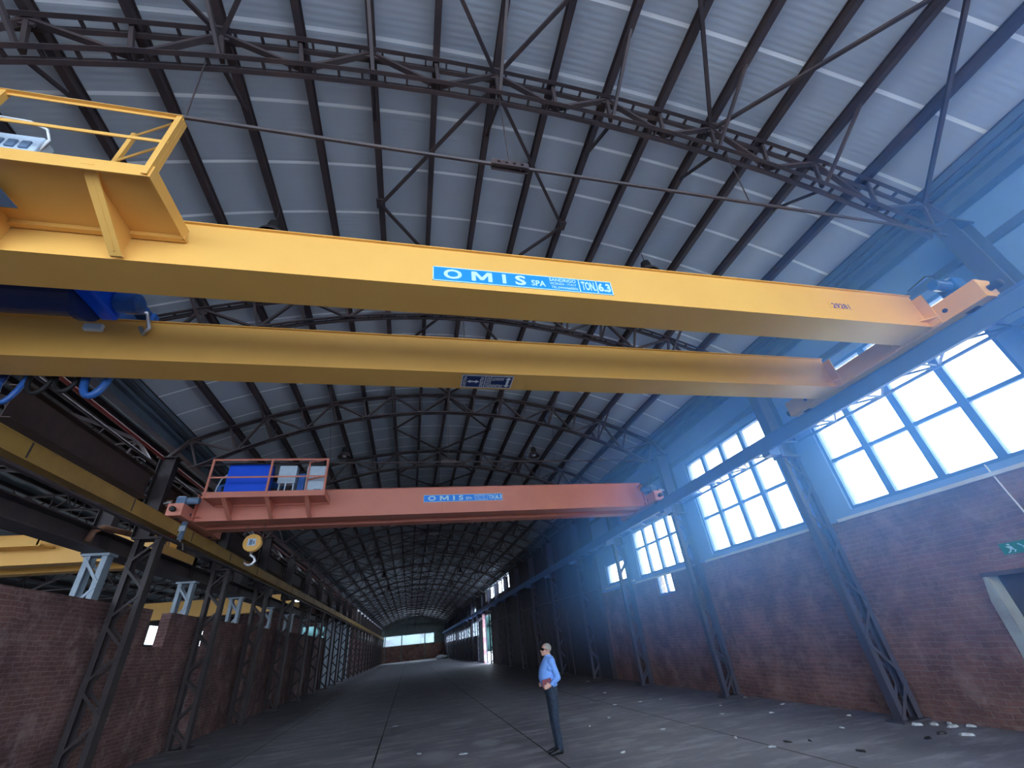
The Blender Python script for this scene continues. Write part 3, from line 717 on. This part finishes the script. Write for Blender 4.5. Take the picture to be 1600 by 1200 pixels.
# ------------------------------------------------------------------ high bay lamps
lampg = 'bell lamps hanging from the roof'
pl_ = None
for j in range(6):
    for x, side in ((-2.6,'left'), (4.75,'right')):
        y = 5.5 + 10*j
        lab = 'dark bell-shaped lamp hanging from the %s half of the roof, %s from camera' % (side, ORD[j])
        if pl_ is None:
            pl_ = thing('high_bay_lamp', lab, 'ceiling lamp', (x,y,8.3), lampg)
            MB().lathe([(.05,8.62),(.09,8.6),(.11,8.5),(.11,8.42),(.16,8.36)], (x,y,0), 'z', 20).build('housing', black, pl_)
            MB().lathe([(.15,8.38),(.19,8.32),(.24,8.22),(.235,8.215),(.18,8.3),(.13,8.36)], (x,y,0), 'z', 24).build('reflector', steel, pl_)
            MB().lathe([(.03,8.36),(.07,8.3),(.07,8.25),(.02,8.22)], (x,y,0), 'z', 14).build('bulb', white, pl_)
            MB().tube([(x,y,8.6),(x,y,9.05)], .008, 5).build('suspension_wire', steel, pl_); x0_, y0_ = x, y
        else: dup(pl_, (x-x0_, y-y0_, 0), lab)

# ------------------------------------------------------------------ exit sign
ex = thing('exit_sign', 'small green emergency exit sign on the brick wall above the doorway', 'sign', (WX-.02, 4.9, 2.3))
green = mat('exit_green', (.005,.20,.13), .5)
MB().box(WX-.025,WX-.005,4.72,5.22,2.30,2.46).build('sign_plate', green, ex)
mb = MB(); X = WX-.027
def py(pts): mb.prism([(X,a,b) for a, b in pts], (.001,0,0))
py([(5.13,2.43),(5.10,2.445),(5.08,2.43),(5.10,2.415)]); py([(5.15,2.41),(5.08,2.41),(5.06,2.37),(5.10,2.36),(5.13,2.39)])
py([(5.10,2.37),(5.06,2.345),(5.08,2.32),(5.065,2.315),(5.04,2.345),(5.08,2.375)]); py([(5.11,2.37),(5.13,2.34),(5.16,2.325),(5.15,2.315),(5.115,2.33),(5.09,2.365)])
py([(4.99,2.42),(4.975,2.43),(4.93,2.37),(4.95,2.37),(4.92,2.32),(4.90,2.375),(4.915,2.375)])
mb.build('running_figure_and_arrow', letter, ex); MB().box(X,X+.001,4.74,4.87,2.32,2.44).build('doorway_symbol', letter, ex)

# far door: hanging sheet and flaking jamb column
tag(MB().box(8.72,8.78,58.5,60.2,0,4.5).box(8.76,8.82,60.5,62.6,0,4.4).build('hanging_sheet', plaster), 'pale sheet hanging in the bright far doorway on the right', 'sheet')
tag(MB().box(8.45,8.75,56.9,57.5,0,4.9).build('door_post', pink), 'flaking red and white post lit by the far doorway on the right', 'post')
bag = MB().ball((6.5,107,.35), 1.0,.7,.45).ball((7.4,106.5,.3), .7,.6,.35)
tag(bag.build('heap', debris_m, smooth=True), 'pale heap of rubbish on the floor at the far right end', 'rubbish heap')
# greenery beyond the end window
foliage = worn('distant_foliage', (.022,.065,.055), (.045,.11,.12), .25, .9, .35, .65)
mb = MB(); random.seed(5)
for k in range(150):
    x = random.uniform(-40, 45); y = 160 + random.uniform(0, 14); z = random.uniform(0, 13)
    mb.ball((x, y, z), random.uniform(3,6), 3, random.uniform(2,4), 9, 6)
tag(mb.build('tree_bank', foliage, smooth=True), 'bank of green trees outside the far end window', 'trees', kind='stuff')

# ------------------------------------------------------------------ scraps on the floor
SC = [(7.14,12.16),(7.06,10.9),(8.85,12.4),(8.7,10.89),(7.81,10.22),(7.6,8.21),(8.53,8.91),(8.75,7.45),(8.55,7.57),(8.75,7.16),(8.9,7.3),(8.95,7.0),(8.38,6.67),(6.59,6.92),(5.84,7.89),(5.83,8.8),(6.24,8.0),(6.54,7.83),(7.69,11.86),(8.23,6.95),(7.86,6.89),(7.9,21.88),(6.82,17.31),(5.61,15.53),(5.9,14.38),(6.67,14.27),(7.29,14.19),(4.95,12.56),(4.17,11.88),(5.22,10.37),(-.32,16.44),(1.13,11.13),(.28,11.82),(3.75,9.14),(-6.5,27.2)]
def where_scrap(x, y):
    if y > 20: return 'far down the hall'
    if x > 8.2: return 'at the foot of the right brick wall'
    if x > 5: return 'on the open floor near the right wall'
    if x > 3: return 'on the floor just right of the man'
    return 'on the floor left of the man'
SC.sort(key=lambda p: p[0]/p[1]); cnt = {}
random.seed(11)
for i, (x, y) in enumerate(SC):
    wh = where_scrap(x, y); cnt[wh] = cnt.get(wh, 0) + 1
    big = x > 8.2 and y < 8.5
    s_ = random.uniform(.045,.085) if big else random.uniform(.03,.08)
    a = random.uniform(0, PI); mb = MB(); n = 7; top = []; bot = []
    for k in range(n):
        t_ = 2*PI*k/n; rr = s_*random.uniform(.6,1.1); px_, py_ = rr*math.cos(t_)*1.5, rr*math.sin(t_)*.8
        qx, qy = x+px_*math.cos(a)-py_*math.sin(a), y+px_*math.sin(a)+py_*math.cos(a)
        bot.append((qx,qy,.001)); top.append((qx+(x-qx)*.2,qy+(y-qy)*.2,random.uniform(.006,.022) + (.015 if big else 0)))
    mb.add(bot+top+[(x,y,.022+(.015 if big else 0))], [tuple(range(n-1,-1,-1))]+[(k,(k+1)%n,n+(k+1)%n,n+k) for k in range(n)]+[(n+k,n+(k+1)%n,2*n) for k in range(n)])
    dark = 6.1 < x < 6.6 and y < 8.1 or 7.8 < x < 8.3 and y < 7
    tag(mb.build('scrap', black if dark else debris_m), '%s %s scrap %s, %s from the left there' % ('small' if not big else 'larger', 'black' if dark else 'pale', wh, ORD[cnt[wh]-1]), 'scrap', 'scraps littering the floor')
# ------------------------------------------------------------------ standing man (faces -X, head tipped back to look up)
skin = worn('skin', (.52,.30,.23), (.46,.25,.19), 20, .5)
shirt_m = worn('blue_shirt_cloth', (.17,.34,.76), (.13,.28,.66), 14, .8, bump=.3)
jeans_m = worn('navy_jeans', (.014,.024,.045), (.028,.045,.075), 22, .85, bump=.3)
hair_m = worn('grey_hair', (.30,.28,.255), (.20,.19,.18), 40, .7)
shoe_m = mat('black_leather', (.012,.012,.016), .35)
lens_m = mat('dark_lens', (.006,.006,.008), .15)
folder_m = mat('maroon_cover', (.13,.012,.03), .45)
PX, PY = 2.72, 9.86
def remesh(mb, name, m, parent, vox=.006, sm=3):
    tmp = mb.build('tmp', m); md = tmp.modifiers.new('r', 'REMESH'); md.mode = 'VOXEL'; md.voxel_size = vox; md.use_smooth_shade = True
    if sm: s_ = tmp.modifiers.new('s', 'SMOOTH'); s_.iterations = sm; s_.factor = .5
    dg = bpy.context.evaluated_depsgraph_get(); me = bpy.data.meshes.new_from_object(tmp.evaluated_get(dg)); bpy.data.objects.remove(tmp)
    for v in me.vertices: v.co += Vector((PX, PY, 0)) - OFF[parent.name]
    me.polygons.foreach_set('use_smooth', [True]*len(me.polygons)); me.name = name
    o = bpy.data.objects.new(name, me); COL.objects.link(o); o.parent = parent; OFF[o.name] = OFF[parent.name]; return o
def limb(mb, pts, rs, n=14, flat=1.0):
    """tapered limb through joints with rounded ends"""
    P_ = [Vector(p) for p in pts]; out = []; R_ = []
    for i in range(len(P_)-1):
        for k in range(5):
            f = k/5; out.append(P_[i].lerp(P_[i+1], f)); R_.append(rs[i]*(1-f)+rs[i+1]*f)
    out.append(P_[-1]); R_.append(rs[-1]); mb.tube(out, R_, n)
    for p, r_ in zip(P_, rs): mb.ball(p, r_, r_, r_, 12, 8)
TORSO = [(.86,.045,.085,.150),(.93,.050,.115,.172),(1.02,.035,.122,.170),(1.10,.015,.150,.176),(1.18,.005,.166,.180),(1.27,.012,.160,.180),(1.36,.035,.145,.188),(1.43,.055,.122,.185),(1.485,.065,.095,.150),(1.525,.07,.066,.085)]
def torso(mb, z0, z1, g):
    mb.loft([((x,0,z),(rx+g,0,0),(0,ry+g,0)) for z, x, rx, ry in TORSO if z0 <= z <= z1], 22)
SH = {-1: [(.065,-.185,1.435),(.150,-.240,1.165),(-.005,-.215,1.055)], 1: [(.065,.185,1.435),(.130,.245,1.17),(-.03,.18,1.06)]}
LEG = {s_: [(.055,s_*.085,.90),(.050,s_*.088,.50),(.080,s_*.085,.09)] for s_ in (-1, 1)}
pm = thing('person', 'man in blue shirt and navy jeans standing on the hall floor looking up', 'person', (PX, PY, 0))
b = MB(); torso(b, .85, 1.6, 0)
limb(b, [(.068,0,1.50),(.045,0,1.60)], [.062,.056])
for s_ in (-1, 1):
    limb(b, SH[s_], [.052,.040,.029]); limb(b, LEG[s_], [.085,.055,.038])
    b.ball((.03,s_*.087,.045), .10,.042,.04)
# head tipped back: ellipsoid skull, jaw, nose, brow, lips, ears
H0 = Vector((.030,0,1.635)); th = math.radians(10)
def hd(dx, dy, dz):                       # head frame: -x is the face
    return (H0.x + dx*math.cos(th) + dz*math.sin(th), dy, H0.z - dx*math.sin(th) + dz*math.cos(th))
c_ = hd(.012,0,.03); b.ball(c_, .094,.075,.090, 20, 14)
b.ball(hd(-.030,0,-.03), .062,.060,.078, 18, 12); b.ball(hd(-.062,0,-.088), .028,.034,.022)
b.ball(hd(-.085,0,-.022), .026,.015,.020); b.ball(hd(-.094,0,-.036), .017,.017,.012)
b.ball(hd(-.068,0,.022), .026,.05,.012); b.ball(hd(-.080,0,-.060), .014,.024,.006); b.ball(hd(-.078,0,-.071), .014,.022,.007)
for s_ in (-1, 1): b.ball(hd(.018,s_*.076,-.012), .018,.009,.032); b.ball(hd(-.045,s_*.045,-.03), .03,.02,.02)
# hands: palm, four bent fingers and a thumb each, closed on the folder
def hand(mb, s_, wr, tip):
    w_ = Vector(wr); d = (Vector(tip)-w_).normalized()
    mb.loft([(w_, (0,.014,0),(0,0,.024)), (w_+d*.03,(0,.015,0),(0,0,.034)), (w_+d*.07,(0,.015,0),(0,0,.042)), (w_+d*.095,(0,.012,0),(0,0,.038))], 12)
    for k, (z, L) in enumerate(((.031,.88),(.011,1.0),(-.010,.95),(-.030,.78))):
        p0 = w_+d*.085+Vector((0,0,z)); p1 = p0+d*.036*L+Vector((0,-s_*-.004,0)); p2 = p1+d*.018*L+Vector((0,-s_*.020*L,-.002)); p3 = p2+Vector((.004,-s_*.020*L,-.002))
        mb.tube([p0,p1,p2,p3], [.0095,.009,.0082,.007], 8); 
        for q, r_ in ((p1,.0092),(p2,.0084),(p3,.0072)): mb.ball(q, r_, r_, r_, 8, 6)
    q0 = w_+d*.025+Vector((0,s_*.004,.026)); q1 = q0+d*.032+Vector((0,s_*.006,.024)); q2 = q1+d*.030+Vector((0,-s_*.002,.006))
    mb.tube([q0,q1,q2], [.012,.0105,.008], 8); mb.ball(q2, .008,.008,.008, 8, 6); mb.ball(q1, .0106,.0106,.0106, 8, 6)
hand(b, -1, (-.005,-.215,1.055), (-.115,-.222,1.035)); hand(b, 1, (-.03,.18,1.06), (-.13,.14,1.06))
remesh(b, 'body', skin, pm, .0055, 3)
b = MB(); torso(b, 1.0, 1.53, .016)
for s_ in (-1, 1):
    limb(b, [SH[s_][0], SH[s_][1], tuple(Vector(SH[s_][1]).lerp(Vector(SH[s_][2]), .84))], [.070,.056,.042])
b.ball((.14,-.237,1.20), .06,.055,.05); b.ball((.02,-.2,1.33), .06,.03,.05); b.ball((.15,0,1.05), .03,.13,.03)
b.loft([((.068,0,1.505),(.072,0,0),(0,.080,0)), ((.058,0,1.555),(.066,0,0),(0,.068,0))], 18)
remesh(b, 'shirt', shirt_m, pm, .008, 3)
b = MB(); torso(b, .85, 1.03, .012)
for s_ in (-1, 1):
    limb(b, [(.052,s_*.088,.90),(.052,s_*.088,.72),(.048,s_*.09,.50),(.066,s_*.088,.28),(.082,s_*.086,.085)], [.100,.086,.068,.060,.054])
b.ball((.13,0,.92), .035,.12,.08)
remesh(b, 'jeans', jeans_m, pm, .008, 3)
for s_ in (-1, 1):
    b = MB(); y = s_*.087
    b.loft([((.125,y,.03),(0,0,.028),(0,.030,0)),((.10,y,.045),(0,0,.043),(0,.040,0)),((.05,y,.05),(0,0,.048),(0,.042,0)),((-.02,y,.042),(0,0,.040),(0,.047,0)),((-.08,y,.032),(0,0,.030),(0,.048,0)),((-.12,y,.026),(0,0,.022),(0,.034,0))], 14)
    b.loft([((.085,y,.05),(.055,0,0),(0,.046,0)),((.085,y,.12),(.052,0,0),(0,.048,0))], 14)
    remesh(b, 'shoe', shoe_m, pm, .006, 2)
b = MB(); b.ball(hd(.022,0,.036), .094,.080,.090, 20, 14)
hm = remesh(b, 'hair', hair_m, pm, .006, 1)
for v in hm.data.vertices:               # short hair: keeps clear of the face and the ears
    d = v.co - (Vector((PX,PY,0)) + H0 - OFF[pm.name])
    fx = d.x*math.cos(th) - d.z*math.sin(th); fz = d.x*math.sin(th) + d.z*math.cos(th)
    if fx < -.035 and fz < .085 or fz < -.035 or (fx < .03 and fz < .02):
        v.co = v.co - d*.14
b = MB()
for s_ in (-1, 1):
    p = [hd(-.098,s_*.010,.024), hd(-.060,s_*.069,.024), hd(-.058,s_*.067,-.020), hd(-.098,s_*.014,-.014)]
    b.prism(p if s_ > 0 else p[::-1], (-.010,s_*.006,0)); b.tube([hd(-.062,s_*.074,.012), hd(-.03,s_*.083,.009), hd(.02,s_*.086,.004)], .006, 6)
b.tube([hd(-.10,-.014,.012), hd(-.10,.014,.012)], .004, 6)
g_ = b.build('sunglasses', lens_m); me_ = g_.data
for v in me_.vertices: v.co += Vector((PX,PY,0)) - OFF[pm.name]
g_.parent = pm
b = MB().lathe([(.033,-.012),(.037,-.010),(.037,.010),(.033,.012)], (PX+.012,PY-.216,1.062), 'x', 16)
b.build('wristwatch', lens_m, pm)
fo = thing('folder', 'maroon folder tucked under the hand of the standing man', 'folder', (PX-.07, PY-.2, 1.03))
b = MB().prism([(PX-.165,PY-.188,1.02),(PX+.03,PY-.188,1.045),(PX+.015,PY-.188,1.175),(PX-.175,PY-.188,1.15)], (0,-.022,0)); b.build('cover', folder_m, fo, bevel=.004)
MB().prism([(PX-.160,PY-.186,1.03),(PX+.02,PY-.186,1.053),(PX+.01,PY-.186,1.165),(PX-.168,PY-.186,1.142)], (0,.004,0)).build('pages', white, fo)
# ------------------------------------------------------------------ added blue volume imitating lens glare by the bright windows
hz = bpy.data.materials.new('glare_veil_volume'); hz.use_nodes = True; nt = hz.node_tree; nt.nodes.clear()
class _H: pass
t = NT.__new__(NT); t.t = nt
o_ = t.n('ShaderNodeOutputMaterial'); vs_ = t.n('ShaderNodeVolumeScatter'); t.l(vs_.outputs[0], o_.inputs['Volume'])
vs_.inputs['Color'].default_value = (.13,.40,1,1); vs_.inputs['Anisotropy'].default_value = 0
g_ = t.n('ShaderNodeNewGeometry'); sp_ = t.n('ShaderNodeSeparateXYZ'); t.l(g_.outputs['Position'], sp_.inputs[0]); x = sp_.outputs
def smooth(v, a, b):
    m_ = t.n('ShaderNodeMapRange', interpolation_type='SMOOTHSTEP'); t.l(v, m_.inputs[0]); m_.inputs[1].default_value = a; m_.inputs[2].default_value = b; return m_.outputs[0]
dn = t.math('MULTIPLY', smooth(x[0], 4.0, 8.0), t.math('MULTIPLY', smooth(x[1], 22, 14), t.math('MULTIPLY', smooth(x[2], .4, 4.0), smooth(x[2], 8.1, 6.2))))
t.l(t.math('MULTIPLY', dn, .18), vs_.inputs['Density'])
tag(MB().box(3.5,9.07,-2,22.2,.3,8.6).build('glare_haze', hz), 'blue haze added to imitate lens glare in front of the bright right windows', 'haze', kind='stuff')
S.cycles.volume_step_rate = 1; S.cycles.volume_bounces = 6; S.cycles.max_bounces = 10
# ------------------------------------------------------------------ light, camera
w = bpy.data.worlds.new('sky'); S.world = w; w.use_nodes = True
bg = w.node_tree.nodes['Background']; bg.inputs[0].default_value = (.72,.84,1,1); bg.inputs[1].default_value = 9
Rm = ((0.9745,-0.2030,-0.0958),(0.0271,0.5303,-0.8474),(0.2228,0.8232,0.5223))
import numpy as np
def rot(r):
    th = np.linalg.norm(r); k = r/th; K = np.array([[0,-k[2],k[1]],[k[2],0,-k[0]],[-k[1],k[0],0]])
    return np.eye(3)+np.sin(th)*K+(1-np.cos(th))*K@K
R = rot(np.array([-.56055,-.22511,-.03073])) @ np.array([[1,0,0],[0,0,-1],[0,1,0]], float)
cam = bpy.data.cameras.new('camera'); co = bpy.data.objects.new('camera', cam); COL.objects.link(co)
cam.sensor_width = 36; cam.lens = 36*650.3/1600; cam.clip_end = 500; cam.clip_start = .05
M = Matrix(((R[0][0],-R[1][0],-R[2][0],0),(R[0][1],-R[1][1],-R[2][1],0),(R[0][2],-R[1][2],-R[2][2],1.85),(0,0,0,1)))
co.matrix_world = M; S.camera = co
S.view_settings.view_transform = 'Standard'; S.view_settings.look = 'None'; S.view_settings.gamma = 1; S.view_settings.exposure = 0
S.view_settings.use_curve_mapping = False
S.cycles.use_denoising = True; S.cycles.diffuse_bounces = 5; S.cycles.sample_clamp_indirect = 6
